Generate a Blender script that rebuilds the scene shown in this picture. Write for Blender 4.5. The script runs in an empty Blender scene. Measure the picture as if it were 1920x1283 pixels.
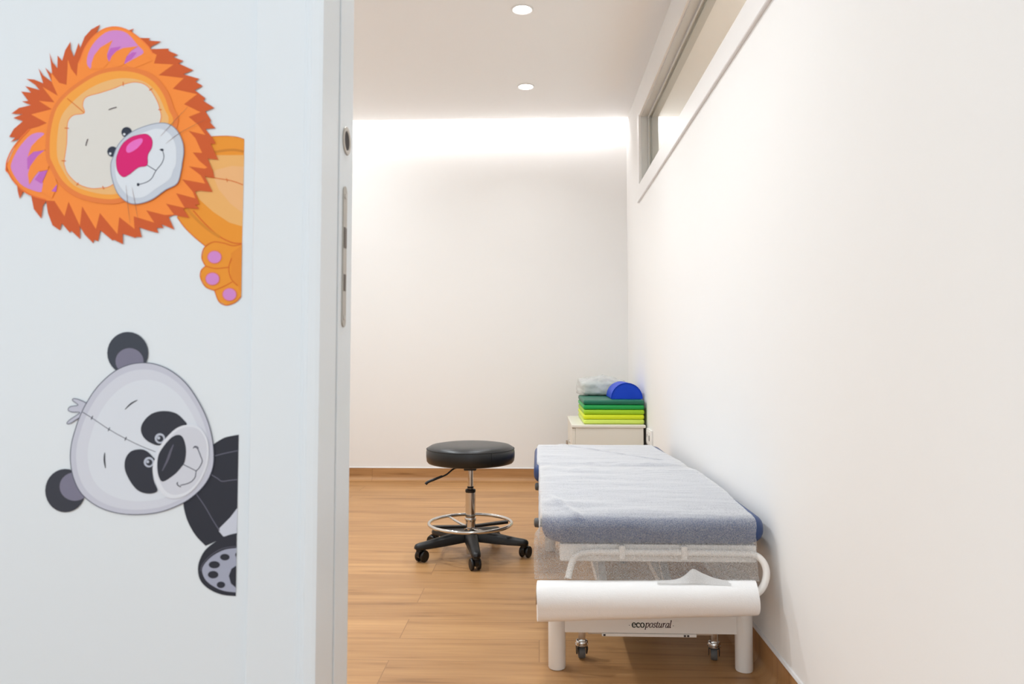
import bpy, bmesh, math, random
from mathutils import Vector, Matrix, noise, geometry
random.seed(7)
S = bpy.context.scene
COL = S.collection
PI = math.pi

# ------------------------------------------------------------------ camera
F, PPX, PPY, EYE = 1400.0, 960.0, 598.0, 0.86          # for a 1920x1283 frame
yaw = math.atan(50/1400); pit = math.atan(70/1400*math.cos(yaw))
cd = bpy.data.cameras.new('camera'); cam = bpy.data.objects.new('camera', cd); COL.objects.link(cam)
cam.location = (0, 0, EYE); cam.rotation_euler = (PI/2+pit, 0, yaw)
cd.sensor_width = 36; cd.lens = F/1920*36
cd.shift_x = 0; cd.shift_y = -(641.5-PPY)/1920
cd.clip_start = 0.02
cd.dof.use_dof = True; cd.dof.focus_distance = 2.6; cd.dof.aperture_fstop = 6.5
S.camera = cam

# ------------------------------------------------------------------ colour management, world, lights
S.view_settings.view_transform = 'Standard'; S.view_settings.look = 'None'
S.view_settings.gamma = 1; S.view_settings.use_curve_mapping = False
S.view_settings.exposure = 0.25
W = bpy.data.worlds.new('world'); S.world = W; W.use_nodes = True
bg = W.node_tree.nodes['Background']; bg.inputs[0].default_value = (.86, .94, 1, 1); bg.inputs[1].default_value = 1.32

def area(name, loc, rot, sx, sy, power, col=(1, 1, 1), shape='RECTANGLE', spread=180):
    l = bpy.data.lights.new(name, 'AREA'); l.shape = shape; l.size = sx; l.size_y = sy
    l.energy = power; l.color = col; l.spread = math.radians(spread)
    o = bpy.data.objects.new(name, l); COL.objects.link(o); o.location = loc; o.rotation_euler = rot
    return o
WARM = (.885, .95, 1)
LX = -.075
for (x, y, p) in ((LX, 3.454, 4.2), (LX, 4.467, 2.0), (LX, 2.44, 3.6), (LX, 1.75, 3.6), (-1.35, 2.44, 15), (-1.35, 3.454, 14), (-1.35, 4.467, 4.5)):  # first two light the modelled downlights; the others are unseen added fill
    area('downlight_or_fill', (x, y, 2.478), (0, 0, 0), .08, .08, p, WARM, 'DISK', 170 if x < -1 else 125)
area('cove_lamp_room', (-.75, 5.092, 2.512), (math.radians(25), 0, 0), 2.66, .014, 5.8, (.97, .97, 1))
area('cove_lamp_next_room', (1.60, 5.092, 2.512), (math.radians(25), 0, 0), 1.7, .014, 4.5, (.97, .98, 1))
area('next_room_fill', (1.7, 2.6, 2.46), (0, 0, 0), .5, 1.6, 66, (.86, .94, 1), 'RECTANGLE', 125)  # added fill that brightens the ceiling beyond the window, no fixture there
area('corridor_fill', (-.35, -.5, 2.55), (0, 0, 0), 1.2, 1.2, 7.5, (.87, .95, 1))  # soft fill added out of view for the corridor side

# ------------------------------------------------------------------ materials
def lin(c):
    r = []
    for v in c:
        v /= 255.0
        r.append(v/12.92 if v <= .04045 else ((v+.055)/1.055)**2.4)
    return tuple(r)+(1,)
def mat(name, rgb, rough=.5, metal=0, bump=0, bscale=200, var=0, coat=0, spec=.5, stretch=(1, 1, 1)):
    m = bpy.data.materials.new(name); m.use_nodes = True
    nt = m.node_tree; b = nt.nodes['Principled BSDF']
    c = lin(rgb)
    b.inputs['Base Color'].default_value = c; b.inputs['Roughness'].default_value = rough
    b.inputs['Metallic'].default_value = metal; b.inputs['Coat Weight'].default_value = coat
    b.inputs['Specular IOR Level'].default_value = spec
    tc = nt.nodes.new('ShaderNodeTexCoord'); mp = nt.nodes.new('ShaderNodeMapping'); mp.inputs['Scale'].default_value = stretch
    nt.links.new(tc.outputs['Object'], mp.inputs[0])
    n = nt.nodes.new('ShaderNodeTexNoise'); n.inputs['Scale'].default_value = bscale; n.inputs['Detail'].default_value = 3
    nt.links.new(mp.outputs[0], n.inputs['Vector'])
    if bump:
        bp = nt.nodes.new('ShaderNodeBump'); bp.inputs['Strength'].default_value = bump; bp.inputs['Distance'].default_value = .001
        nt.links.new(n.outputs['Fac'], bp.inputs['Height']); nt.links.new(bp.outputs[0], b.inputs['Normal'])
    if var:
        mx = nt.nodes.new('ShaderNodeMix'); mx.data_type = 'RGBA'
        mx.inputs[6].default_value = tuple(v*(1-var) for v in c[:3])+(1,)
        mx.inputs[7].default_value = tuple(min(1, v*(1+var)) for v in c[:3])+(1,)
        nt.links.new(n.outputs['Fac'], mx.inputs[0]); nt.links.new(mx.outputs[2], b.inputs['Base Color'])
    return m
def emis(name, rgb, st):
    m = bpy.data.materials.new(name); m.use_nodes = True; nt = m.node_tree; nt.nodes.clear()
    e = nt.nodes.new('ShaderNodeEmission'); e.inputs[0].default_value = lin(rgb); e.inputs[1].default_value = st
    o = nt.nodes.new('ShaderNodeOutputMaterial'); nt.links.new(e.outputs[0], o.inputs[0]); return m
def wood(name, mode):
    """vinyl planks laid along X; mode says how the sheet turns up a wall"""
    m = bpy.data.materials.new(name); m.use_nodes = True; nt = m.node_tree; L = nt.links; N = nt.nodes
    b = N['Principled BSDF']; tc = N.new('ShaderNodeTexCoord'); sp = N.new('ShaderNodeSeparateXYZ'); L.new(tc.outputs['Object'], sp.inputs[0])
    cb = N.new('ShaderNodeCombineXYZ')
    def add(a, c):
        q = N.new('ShaderNodeMath'); q.operation = 'ADD'; L.new(a, q.inputs[0]); L.new(c, q.inputs[1]); return q.outputs[0]
    u, v = sp.outputs[0], sp.outputs[1]
    if mode == 'right': u = add(u, sp.outputs[2])
    if mode == 'back': v = add(v, sp.outputs[2])
    L.new(u, cb.inputs[0]); L.new(v, cb.inputs[1])
    br = N.new('ShaderNodeTexBrick'); br.offset = .37; br.offset_frequency = 2; br.squash = 1
    br.inputs['Scale'].default_value = 1; br.inputs['Brick Width'].default_value = 1.15; br.inputs['Row Height'].default_value = .165
    br.inputs['Mortar Size'].default_value = .0016; br.inputs['Mortar Smooth'].default_value = .4; br.inputs['Bias'].default_value = 0
    br.inputs['Color1'].default_value = (0, 0, 0, 1); br.inputs['Color2'].default_value = (1, 1, 1, 1); br.inputs['Mortar'].default_value = (.5, .5, .5, 1)
    L.new(cb.outputs[0], br.inputs['Vector'])
    # grain: long streaks, shifted per plank
    sh = N.new('ShaderNodeVectorMath'); sh.operation = 'MULTIPLY_ADD'; L.new(br.outputs['Color'], sh.inputs[0])
    sh.inputs[1].default_value = (7, 3, 5); L.new(cb.outputs[0], sh.inputs[2])
    def nz(scale, detail, st, dist=0):
        mp = N.new('ShaderNodeMapping'); mp.inputs['Scale'].default_value = st; L.new(sh.outputs[0], mp.inputs[0])
        n = N.new('ShaderNodeTexNoise'); n.inputs['Scale'].default_value = scale; n.inputs['Detail'].default_value = detail
        n.inputs['Distortion'].default_value = dist; L.new(mp.outputs[0], n.inputs['Vector']); return n.outputs['Fac']
    g1 = nz(6, 7, (.35, 5, 1), .5); g2 = nz(42, 5, (.16, 6, 1)); g3 = nz(2.2, 2, (.6, 2, 1))
    r1 = N.new('ShaderNodeValToRGB'); L.new(g1, r1.inputs[0])
    e = r1.color_ramp.elements
    e[0].position = .26; e[0].color = lin((146, 103, 62)); e[1].position = .72; e[1].color = lin((204, 156, 104))
    k = r1.color_ramp.elements.new(.40); k.color = lin((186, 138, 89))
    def mix(bt, fac, a, c):
        x = N.new('ShaderNodeMix'); x.data_type = 'RGBA'; x.blend_type = bt
        if isinstance(fac, float): x.inputs[0].default_value = fac
        else: L.new(fac, x.inputs[0])
        if isinstance(a, tuple): x.inputs[6].default_value = a
        else: L.new(a, x.inputs[6])
        if isinstance(c, tuple): x.inputs[7].default_value = c
        else: L.new(c, x.inputs[7])
        return x.outputs[2]
    r2 = N.new('ShaderNodeValToRGB'); L.new(g2, r2.inputs[0]); r2.color_ramp.elements[0].position = .3; r2.color_ramp.elements[0].color = (.80, .78, .76, 1)
    r2.color_ramp.elements[1].position = .6; r2.color_ramp.elements[1].color = (1, 1, 1, 1)
    c = mix('MULTIPLY', .55, r1.outputs[0], r2.outputs[0])
    r3 = N.new('ShaderNodeValToRGB'); L.new(br.outputs['Color'], r3.inputs[0]); r3.color_ramp.elements[0].color = (.84, .82, .80, 1); r3.color_ramp.elements[1].color = (1.0, 1.0, 1.0, 1)
    c = mix('MULTIPLY', 1.0, c, r3.outputs[0])
    r4 = N.new('ShaderNodeValToRGB'); L.new(g3, r4.inputs[0]); r4.color_ramp.elements[0].position = .35; r4.color_ramp.elements[0].color = (.86, .84, .82, 1); r4.color_ramp.elements[1].position = .6
    c = mix('MULTIPLY', .6, c, r4.outputs[0])
    c = mix('MIX', br.outputs['Fac'], c, lin((150, 108, 68)))
    L.new(c, b.inputs['Base Color'])
    b.inputs['Roughness'].default_value = .42; b.inputs['Specular IOR Level'].default_value = .35
    bp = N.new('ShaderNodeBump'); bp.inputs['Strength'].default_value = .12; bp.inputs['Distance'].default_value = .001
    L.new(g2, bp.inputs['Height']); L.new(bp.outputs[0], b.inputs['Normal'])
    return m
def paper(name, cover, fib=900, lo=.35, hi=.65):
    """non-woven tissue: fibres cover the share `cover` seen square on, more when seen at a slant"""
    m = bpy.data.materials.new(name); m.use_nodes = True; nt = m.node_tree; N = nt.nodes; L = nt.links; N.clear()
    out = N.new('ShaderNodeOutputMaterial'); mixs = N.new('ShaderNodeMixShader'); tr = N.new('ShaderNodeBsdfTransparent')
    d = N.new('ShaderNodeBsdfDiffuse'); t = N.new('ShaderNodeBsdfTranslucent'); m2 = N.new('ShaderNodeMixShader'); m2.inputs[0].default_value = .3
    for q in (d, t): q.inputs[0].default_value = (.78, .765, .75, 1)
    L.new(d.outputs[0], m2.inputs[1]); L.new(t.outputs[0], m2.inputs[2])
    tc = N.new('ShaderNodeTexCoord'); n = N.new('ShaderNodeTexNoise'); n.inputs['Scale'].default_value = fib; n.inputs['Detail'].default_value = 2
    n2 = N.new('ShaderNodeTexNoise'); n2.inputs['Scale'].default_value = 420; n2.inputs['Detail'].default_value = 4
    mp = N.new('ShaderNodeMapping'); mp.inputs['Scale'].default_value = (1, .35, .35)
    L.new(tc.outputs['Object'], mp.inputs[0]); L.new(mp.outputs[0], n.inputs['Vector']); L.new(tc.outputs['Object'], n2.inputs['Vector'])
    ad = N.new('ShaderNodeMath'); ad.operation = 'ADD'; L.new(n.outputs['Fac'], ad.inputs[0]); L.new(n2.outputs['Fac'], ad.inputs[1])
    mr = N.new('ShaderNodeMapRange'); mr.inputs[1].default_value = lo*2; mr.inputs[2].default_value = hi*2
    mr.inputs[3].default_value = max(0, 1-cover-.24); mr.inputs[4].default_value = 1-cover+.16   # share left open
    mr.inputs[3].default_value, mr.inputs[4].default_value = mr.inputs[4].default_value, mr.inputs[3].default_value
    L.new(ad.outputs[0], mr.inputs[0])
    ge = N.new('ShaderNodeNewGeometry'); dot = N.new('ShaderNodeVectorMath'); dot.operation = 'DOT_PRODUCT'
    L.new(ge.outputs['Normal'], dot.inputs[0]); L.new(ge.outputs['Incoming'], dot.inputs[1])
    ab = N.new('ShaderNodeMath'); ab.operation = 'ABSOLUTE'; L.new(dot.outputs['Value'], ab.inputs[0])
    mxm = N.new('ShaderNodeMath'); mxm.operation = 'MAXIMUM'; L.new(ab.outputs[0], mxm.inputs[0]); mxm.inputs[1].default_value = .05
    dv = N.new('ShaderNodeMath'); dv.operation = 'DIVIDE'; dv.inputs[0].default_value = 1; L.new(mxm.outputs[0], dv.inputs[1])
    pw = N.new('ShaderNodeMath'); pw.operation = 'POWER'; L.new(mr.outputs[0], pw.inputs[0]); L.new(dv.outputs[0], pw.inputs[1])
    L.new(pw.outputs[0], mixs.inputs[0]); L.new(m2.outputs[0], mixs.inputs[1]); L.new(tr.outputs[0], mixs.inputs[2])
    L.new(mixs.outputs[0], out.inputs[0]); return m

M = {}
M['wall'] = mat('wall_paint_warm', (240, 238, 235), .75, bump=.05, bscale=300)
M['ceil'] = mat('ceiling_paint', (248, 247, 245), .85, bump=.04, bscale=200)
M['door'] = mat('lacquer_cool_white', (228, 234, 238), .38, bump=.02, bscale=400)
M['trimw'] = mat('white_trim', (240, 238, 236), .35, bump=.02)
M['alu'] = mat('window_frame_grey', (205, 205, 202), .4, bump=.03)
M['bead'] = mat('sealant_white', (225, 222, 220), .45, bump=.1)
M['floor'] = wood('oak_vinyl', 'floor'); M['wood_r'] = wood('oak_vinyl_up_right', 'right'); M['wood_b'] = wood('oak_vinyl_up_back', 'back')
M['black'] = mat('black_plastic', (17, 16, 16), .42, bump=.3, bscale=500)
M['leather'] = mat('black_leatherette', (24, 24, 24), .33, bump=.45, bscale=260, spec=.5)
M['seam'] = mat('black_seam', (18, 18, 18), .6, bump=.2)
M['chrome'] = mat('chrome', (215, 212, 208), .10, 1, bump=.01)
M['steel'] = mat('brushed_steel', (190, 186, 180), .32, 1, bump=.15, bscale=90)
M['satin'] = mat('satin_lock_metal', (176, 170, 162), .38, .8, bump=.1)
M['slot'] = mat('lock_slot_metal', (112, 102, 95), .5, .5, bump=.1)
M['dark'] = mat('dark_hole', (40, 30, 28), .7, bump=.1)
M['bedw'] = mat('white_powder_coat', (240, 234, 227), .4, bump=.12, bscale=500)
M['blue'] = mat('navy_leatherette', (34, 60, 108), .45, bump=.35, bscale=300)
M['grey'] = mat('grey_rubber', (96, 94, 92), .6, bump=.2)
M['paper'] = paper('couch_paper', .265)
M['roll'] = mat('paper_roll_white', (244, 242, 240), .85, bump=.5, bscale=350, var=.02)
M['flap'] = paper('couch_paper_doubled', .86)
M['core'] = mat('card_core', (165, 140, 112), .9, bump=.2)
M['cab'] = mat('cabinet_white', (226, 220, 207), .45, bump=.05)
M['mat1'] = mat('lime_light', (206, 224, 96), .45, bump=.2); M['mat2'] = mat('yellow_lime', (214, 226, 22), .45, bump=.2)
M['mat3'] = mat('lime_green', (158, 200, 16), .45, bump=.2); M['mat4'] = mat('green', (0, 152, 66), .45, bump=.2)
M['mat5'] = mat('deep_green', (0, 100, 74), .45, bump=.2)
M['cob'] = mat('cobalt_vinyl', (0, 62, 194), .45, bump=.25, bscale=120, spec=.3)
M['socket'] = mat('socket_plastic', (238, 236, 232), .35, bump=.02)
M['lens'] = emis('lamp_lens', (255, 250, 244), 14)
M['strip'] = emis('led_strip', (255, 250, 244), 4)

# ------------------------------------------------------------------ mesh helpers
def tag(o, label=None, cat=None, group=None, kind=None):
    if label: o['label'] = label
    if cat: o['category'] = cat
    if group: o['group'] = group
    if kind: o['kind'] = kind
    return o
def empty(name, loc, label, cat, group=None, rz=0):
    o = bpy.data.objects.new(name, None); COL.objects.link(o); o.location = loc; o.rotation_euler = (0, 0, rz)
    o.empty_display_size = .05
    return tag(o, label, cat, group)
def obj(name, bm, m, parent=None, smooth=False, angle=40):
    """bm is given in the parent's own space"""
    me = bpy.data.meshes.new(name); bmesh.ops.recalc_face_normals(bm, faces=bm.faces[:]); bm.to_mesh(me); bm.free()
    ms = m if isinstance(m, (list, tuple)) else [m]
    for q in ms: me.materials.append(q)
    if smooth:
        me.shade_smooth()
        if angle < 180: me.set_sharp_from_angle(angle=math.radians(angle))
    o = bpy.data.objects.new(name, me); COL.objects.link(o)
    if parent is not None: o.parent = parent
    return o
def struct(name, bm, m, parent=None, **k):
    o = obj(name, bm, m, parent, **k)
    if parent is None: o['kind'] = 'structure'
    return o
def NB(): return bmesh.new()
def box(bm, x0, x1, y0, y1, z0, z1, bev=0, seg=2):
    r = bmesh.ops.create_cube(bm, size=1); vs = r['verts']
    for v in vs:
        v.co.x = x0 if v.co.x < 0 else x1; v.co.y = y0 if v.co.y < 0 else y1; v.co.z = z0 if v.co.z < 0 else z1
    if bev:
        es = {e for v in vs for e in v.link_edges}
        bmesh.ops.bevel(bm, geom=list(es), offset=bev, segments=seg, affect='EDGES', profile=.5)
    return bm
def ring_faces(bm, rings, closed=True, cap=True):
    n = len(rings[0])
    for a, b in zip(rings[:-1], rings[1:]):
        for i in range(n if closed else n-1):
            j = (i+1) % n; bm.faces.new((a[i], a[j], b[j], b[i]))
    if cap:
        bm.faces.new(rings[0][::-1]); bm.faces.new(rings[-1])
def lathe(bm, prof, c=(0, 0, 0), axis='z', n=32, cap=True):
    rings = []
    for r, h in prof:
        rg = []
        for i in range(n):
            a = 2*PI*i/n; x, y = max(r, 1e-4)*math.cos(a), max(r, 1e-4)*math.sin(a)
            p = {'z': (x, y, h), 'x': (h, x, y), 'y': (x, h, y)}[axis]
            rg.append(bm.verts.new((p[0]+c[0], p[1]+c[1], p[2]+c[2])))
        rings.append(rg)
    ring_faces(bm, rings, True, cap); return bm
def catmull(P, k=6, closed=False):
    P = [Vector(p) for p in P]; n = len(P); out = []
    rng = range(n) if closed else range(n-1)
    for i in rng:
        p0 = P[(i-1) % n] if closed or i > 0 else P[0]; p1 = P[i]; p2 = P[(i+1) % n]
        p3 = P[(i+2) % n] if closed or i+2 < n else P[-1]
        for j in range(k):
            t = j/k
            out.append(.5*((2*p1)+(-p0+p2)*t+(2*p0-5*p1+4*p2-p3)*t*t+(-p0+3*p1-3*p2+p3)*t**3))
    if not closed: out.append(P[-1])
    return out
def tube(bm, P, r, n=12, k=6, closed=False, smooth=True, cap=True):
    pts = catmull(P, k, closed) if smooth else [Vector(p) for p in P]
    m = len(pts); rs = r if isinstance(r, (list, tuple)) else [r]*m
    if len(rs) != m: rs = [rs[0]+(rs[-1]-rs[0])*i/(m-1) for i in range(m)]
    rings = []; up = None
    for i, p in enumerate(pts):
        a = pts[(i-1) % m] if (closed or i > 0) else p; b = pts[(i+1) % m] if (closed or i < m-1) else p
        t = (b-a).normalized()
        if up is None: up = t.orthogonal().normalized()
        up = (up-t*up.dot(t)).normalized(); s = t.cross(up)
        rings.append([bm.verts.new(p+(up*math.cos(2*PI*j/n)+s*math.sin(2*PI*j/n))*rs[i]) for j in range(n)])
    if closed: ring_faces(bm, rings+[rings[0]], True, False)
    else: ring_faces(bm, rings, True, cap)
    return bm
def rrect(x0, x1, y0, y1, r, k=6):
    out = []
    for cx, cy, a0 in ((x1-r, y1-r, 0), (x0+r, y1-r, 90), (x0+r, y0+r, 180), (x1-r, y0+r, 270)):
        for i in range(k+1):
            a = math.radians(a0+90*i/k); out.append((cx+r*math.cos(a), cy+r*math.sin(a)))
    return out
def pad(bm, x0, x1, y0, y1, z0, z1, rc, re, k=8, ke=5, puff=0):
    """upholstered slab: outline corners rc, edge roundness re"""
    rings = []
    hs = [(re*(1-math.sin(a)), re*(1-math.cos(a))) for a in [PI/2*i/ke for i in range(ke+1)]]
    lev = [(h, z0+d) for h, d in [(re*(1-math.sin(PI/2*i/ke)), re*(1-math.cos(PI/2*i/ke))) for i in range(ke+1)]]
    lev += [(h, z1-d) for h, d in [(re*(1-math.cos(PI/2*i/ke)), re*(1-math.sin(PI/2*i/ke))) for i in range(ke+1)]]
    for ins, z in lev:
        pts = rrect(x0+ins, x1-ins, y0+ins, y1-ins, max(rc-ins, .001), k)
        rings.append([bm.verts.new((p[0], p[1], z)) for p in pts])
    ring_faces(bm, rings); return bm
def prism(bm, prof, a0, a1, axis):
    """prof: closed list of 2-D points, extruded along axis"""
    def P(p, a): return {'x': (a, p[0], p[1]), 'y': (p[0], a, p[1]), 'z': (p[0], p[1], a)}[axis]
    r0 = [bm.verts.new(P(p, a0)) for p in prof]; r1 = [bm.verts.new(P(p, a1)) for p in prof]
    ring_faces(bm, [r0, r1]); return bm
def xf(bm, mtx, start=0):
    bm.verts.ensure_lookup_table()
    for v in bm.verts[start:]: v.co = mtx @ v.co

# ------------------------------------------------------------------ the setting
XR, YB, ZC = .615, 5.17, 2.50        # right wall face, back wall face, ceiling
XL = -2.1                             # left wall of the room
XN = 2.5                              # far wall of the next room
YD0, YD1 = 1.065, 1.215               # door wall, front and rear faces
JX = -.31                             # jamb face
b = NB(); box(b, -3.2, XR+.02, -2.6, YB+.02, -.06, 0); box(b, XR+.02, XN+.1, .2, YB+.02, -.06, 0)
struct('floor', b, M['floor'])
b = NB(); box(b, XL-.1, XN+.1, YB, YB+.12, 0, 2.72); struct('wall_back', b, M['wall'])
b = NB(); box(b, XL-.12, XL, YD1, YB, 0, 2.72); struct('wall_left', b, M['wall'])
# ceiling: suspended slab stops short of the back wall, slab above closes the cove
b = NB(); box(b, XL, XR, YD1, 5.08, ZC, ZC+.025); box(b, XR+.115, XN, .2, 5.08, ZC, ZC+.025); struct('ceiling', b, M['ceil'])
b = NB(); box(b, XL, XN, .2, YB, 2.70, 2.74); box(b, XL, XN, 4.90, 4.92, ZC+.025, 2.70); struct('ceiling_upper', b, M['wall'])
b = NB(); box(b, -3.2, XR, -1.6, YD0, 2.62, 2.68); struct('ceiling_corridor', b, M['door'])
# right wall with the long high window opening
WY0, WY1, WZ0, WZ1 = 1.55, 4.515, 1.86, 2.325
b = NB()
box(b, XR, XR+.115, -2.6, YB, 0, WZ0); box(b, XR, XR+.115, -2.6, YB, WZ1, 2.70)
box(b, XR, XR+.115, -2.6, WY0, WZ0, WZ1); box(b, XR, XR+.115, WY1, YB, WZ0, WZ1)
struct('wall_right', b, M['wall'])
b = NB(); box(b, XN, XN+.1, .2, YB, 0, 2.70); box(b, XR+.115, XN, .1, .2, 0, 2.70); struct('wall_next_room', b, M['wall'])
# window: sill casing, side casing, framed pane
b = NB()
prism(b, [(XR+.002, 1.797), (XR-.010, 1.797), (XR-.012, 1.80), (XR-.012, 1.889), (XR-.009, 1.893), (XR+.03, 1.893), (XR+.03, 1.87), (XR+.002, 1.87)], WY0-.06, 4.555, 'y')
w1 = struct('window_1', b, M['trimw'])
b = NB(); box(b, XR-.004, XR, WY1, WY1+.06, 1.893, WZ1+.01, .001); obj('window_casing', b, M['trimw'], w1)
b = NB()
def wframe(b, xa, xb, inset):
    box(b, xa, xb, WY0, WY1, WZ1-inset, WZ1); box(b, xa, xb, WY0, WY1, WZ0, WZ0+inset+.03)
    box(b, xa, xb, WY1-inset, WY1, WZ0+inset, WZ1-inset); box(b, xa, xb, WY0, WY0+inset, WZ0+inset, WZ1-inset)
wframe(b, .628, .668, .006); wframe(b, .668, .674, .016); wframe(b, .690, .698, .016); wframe(b, .698, .7295, .010)
obj('window_frame', b, M['alu'], w1)
g = bpy.data.materials.new('clear_glass'); g.use_nodes = True; nt = g.node_tree; nt.nodes.clear()
o_ = nt.nodes.new('ShaderNodeOutputMaterial'); mx = nt.nodes.new('ShaderNodeMixShader'); lw = nt.nodes.new('ShaderNodeLayerWeight'); pw_ = nt.nodes.new('ShaderNodeMath'); pw_.operation = 'POWER'; pw_.inputs[1].default_value = 5
nt.links.new(lw.outputs['Facing'], pw_.inputs[0]); fr = nt.nodes.new('ShaderNodeMath'); fr.operation = 'MULTIPLY_ADD'; fr.inputs[1].default_value = .5; fr.inputs[2].default_value = .02; nt.links.new(pw_.outputs[0], fr.inputs[0])
ta = nt.nodes.new('ShaderNodeBsdfTransparent'); ta.inputs[0].default_value = (.96, .98, .97, 1); ga = nt.nodes.new('ShaderNodeBsdfGlossy'); ga.inputs[1].default_value = .02
nt.links.new(fr.outputs[0], mx.inputs[0]); nt.links.new(ta.outputs[0], mx.inputs[1]); nt.links.new(ga.outputs[0], mx.inputs[2]); nt.links.new(mx.outputs[0], o_.inputs[0])
b = NB(); box(b, .679, .685, WY0+.004, WY1-.004, WZ0+.02, WZ1-.004); obj('glass_pane', b, g, w1)
# coved vinyl baseboards with a white bead of sealant on top
def cove(r=.035, h=.086, t=.004):
    pr = [(0, 0), (t+r, 0)]
    pr += [(t+r-r*math.sin(a), r-r*math.cos(a)) for a in [PI/2*i/8 for i in range(9)]]
    pr += [(t, h), (0, h)]
    out = []
    for p in pr:
        if not out or (abs(out[-1][0]-p[0])+abs(out[-1][1]-p[1])) > 1e-6: out.append(p)
    return out
b = NB(); prism(b, [(XR-p[0], p[1]+.0006) for p in cove()], YD1+.01, YB, 'y'); struct('baseboard_right', b, M['wood_r'], smooth=True)
b = NB(); prism(b, [(YB-p[0], p[1]+.0006) for p in cove()], XL, XR, 'x'); struct('baseboard_back', b, M['wood_b'], smooth=True)
b = NB(); prism(b, [(XL+p[0], p[1]+.0006) for p in cove()], YD1, YB, 'y'); struct('baseboard_left', b, M['wood_r'], smooth=True)
b = NB(); prism(b, [(XR, .086), (XR-.0045, .0865), (XR-.0065, .090), (XR-.004, .096), (XR, .0975)], YD1+.01, YB, 'y'); struct('trim_1', b, M['bead'])
b = NB(); prism(b, [(YB, .086), (YB-.0045, .0865), (YB-.0065, .090), (YB-.004, .094), (YB, .095)], XL, XR, 'x'); struct('trim_2', b, M['bead'])

# door wall: two skins with a pocket between, casing and sliding leaf
b = NB(); box(b, -3.2, JX, YD0, 1.128, 0, 2.70); box(b, -3.2, JX, 1.2015, YD1, 0, 2.70)
box(b, JX, XR, YD0, YD1, 2.10, 2.70); struct('wall_front', b, M['door'])
b = NB()
prism(b, [(-.411, YD0), (-.411, 1.054), (-.409, 1.052), (-.3385, 1.052), (-.337, 1.049), (-.333, 1.049), (-.331, 1.044), (-.327, 1.0435), (-.325, 1.0405),
          (-.314, 1.0405), (-.3085, 1.0415), (-.3085, 1.128), (-.311, 1.128), (-.311, YD0)], 0, 2.09, 'z')
struct('trim_3', b, M['door'])
b = NB(); box(b, -.411, XR, 1.044, YD0, 2.09, 2.19, .002); struct('trim_4', b, M['door'])
b = NB(); box(b, -.311, -.3085, 1.2012, 1.2165, 0, 2.09, .001); struct('trim_5', b, M['door'])
b = NB(); box(b, -1.25, -.3065, 1.1305, 1.199, .006, 2.085, .0015); d1 = struct('door_1', b, M['door'])
xf0 = -.3065
b = NB(); RP = 1.166
lathe(b, [(.0225, xf0-.001), (.0228, xf0+.001), (.0218, xf0+.0022), (.0165, xf0+.0022), (.0152, xf0+.0010), (.0150, xf0-.001)], (0, RP, 1.203), 'x', 40)
fp = obj('finger_pull', b, M['satin'], d1, smooth=True)
b = NB(); lathe(b, [(.0150, xf0+.0002), (.0150, xf0+.0012)], (0, RP+.0002, 1.203), 'x', 32); obj('pull_recess', b, M['dark'], fp)
def stadium(yc, z0, z1, w, k=8):
    r = w/2; out = []
    for i in range(k+1): a = PI*i/k; out.append((yc+r*math.cos(a), z1-r+r*math.sin(a)))
    for i in range(k+1): a = PI+PI*i/k; out.append((yc+r*math.cos(a), z0+r+r*math.sin(a)))
    return out
b = NB(); prism(b, stadium(1.158, .905, 1.128, .020), xf0-.001, xf0+.0022, 'x'); lp = obj('lock_plate', b, M['satin'], d1)
b = NB(); box(b, xf0+.002, xf0+.0032, 1.1515, 1.1645, 1.030, 1.062); box(b, xf0+.002, xf0+.0032, 1.1535, 1.1625, .962, .988); obj('lock_slot', b, M['slot'], lp)
for z in (.920, 1.112):
    b = NB(); lathe(b, [(.0042, xf0+.002), (.0042, xf0+.0030), (.002, xf0+.0034)], (0, 1.158, z), 'x', 16); obj('screw', b, M['steel'], lp)

# ------------------------------------------------------------------ ceiling downlights, cove strip
def downlight(x, y, label):
    t = empty('downlight', (x, y, ZC), label, 'ceiling light', 'recessed ceiling downlights')
    b = NB(); lathe(b, [(.052, -.0005), (.0515, -.004), (.047, -.006), (.043, -.004), (.042, -.0008)], (0, 0, 0), 'z', 40); obj('trim_ring', b, M['trimw'], t, smooth=True)
    b = NB(); lathe(b, [(.0415, -.0012), (.041, -.0036), (.03, -.0042)], (0, 0, 0), 'z', 40); obj('lens', b, M['lens'], t, smooth=True)
downlight(LX, 3.454, 'round recessed downlight shining at the top edge of the view, nearer of two')
downlight(LX, 4.467, 'round recessed downlight closer to the back wall, farther of two')
b = NB(); box(b, XL+.1, .60, 5.0805, 5.083, 2.512, 2.520)
tag(obj('light_strip', b, M['strip']), 'LED strip along the ceiling edge washing the back wall with light', 'light strip')

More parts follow.
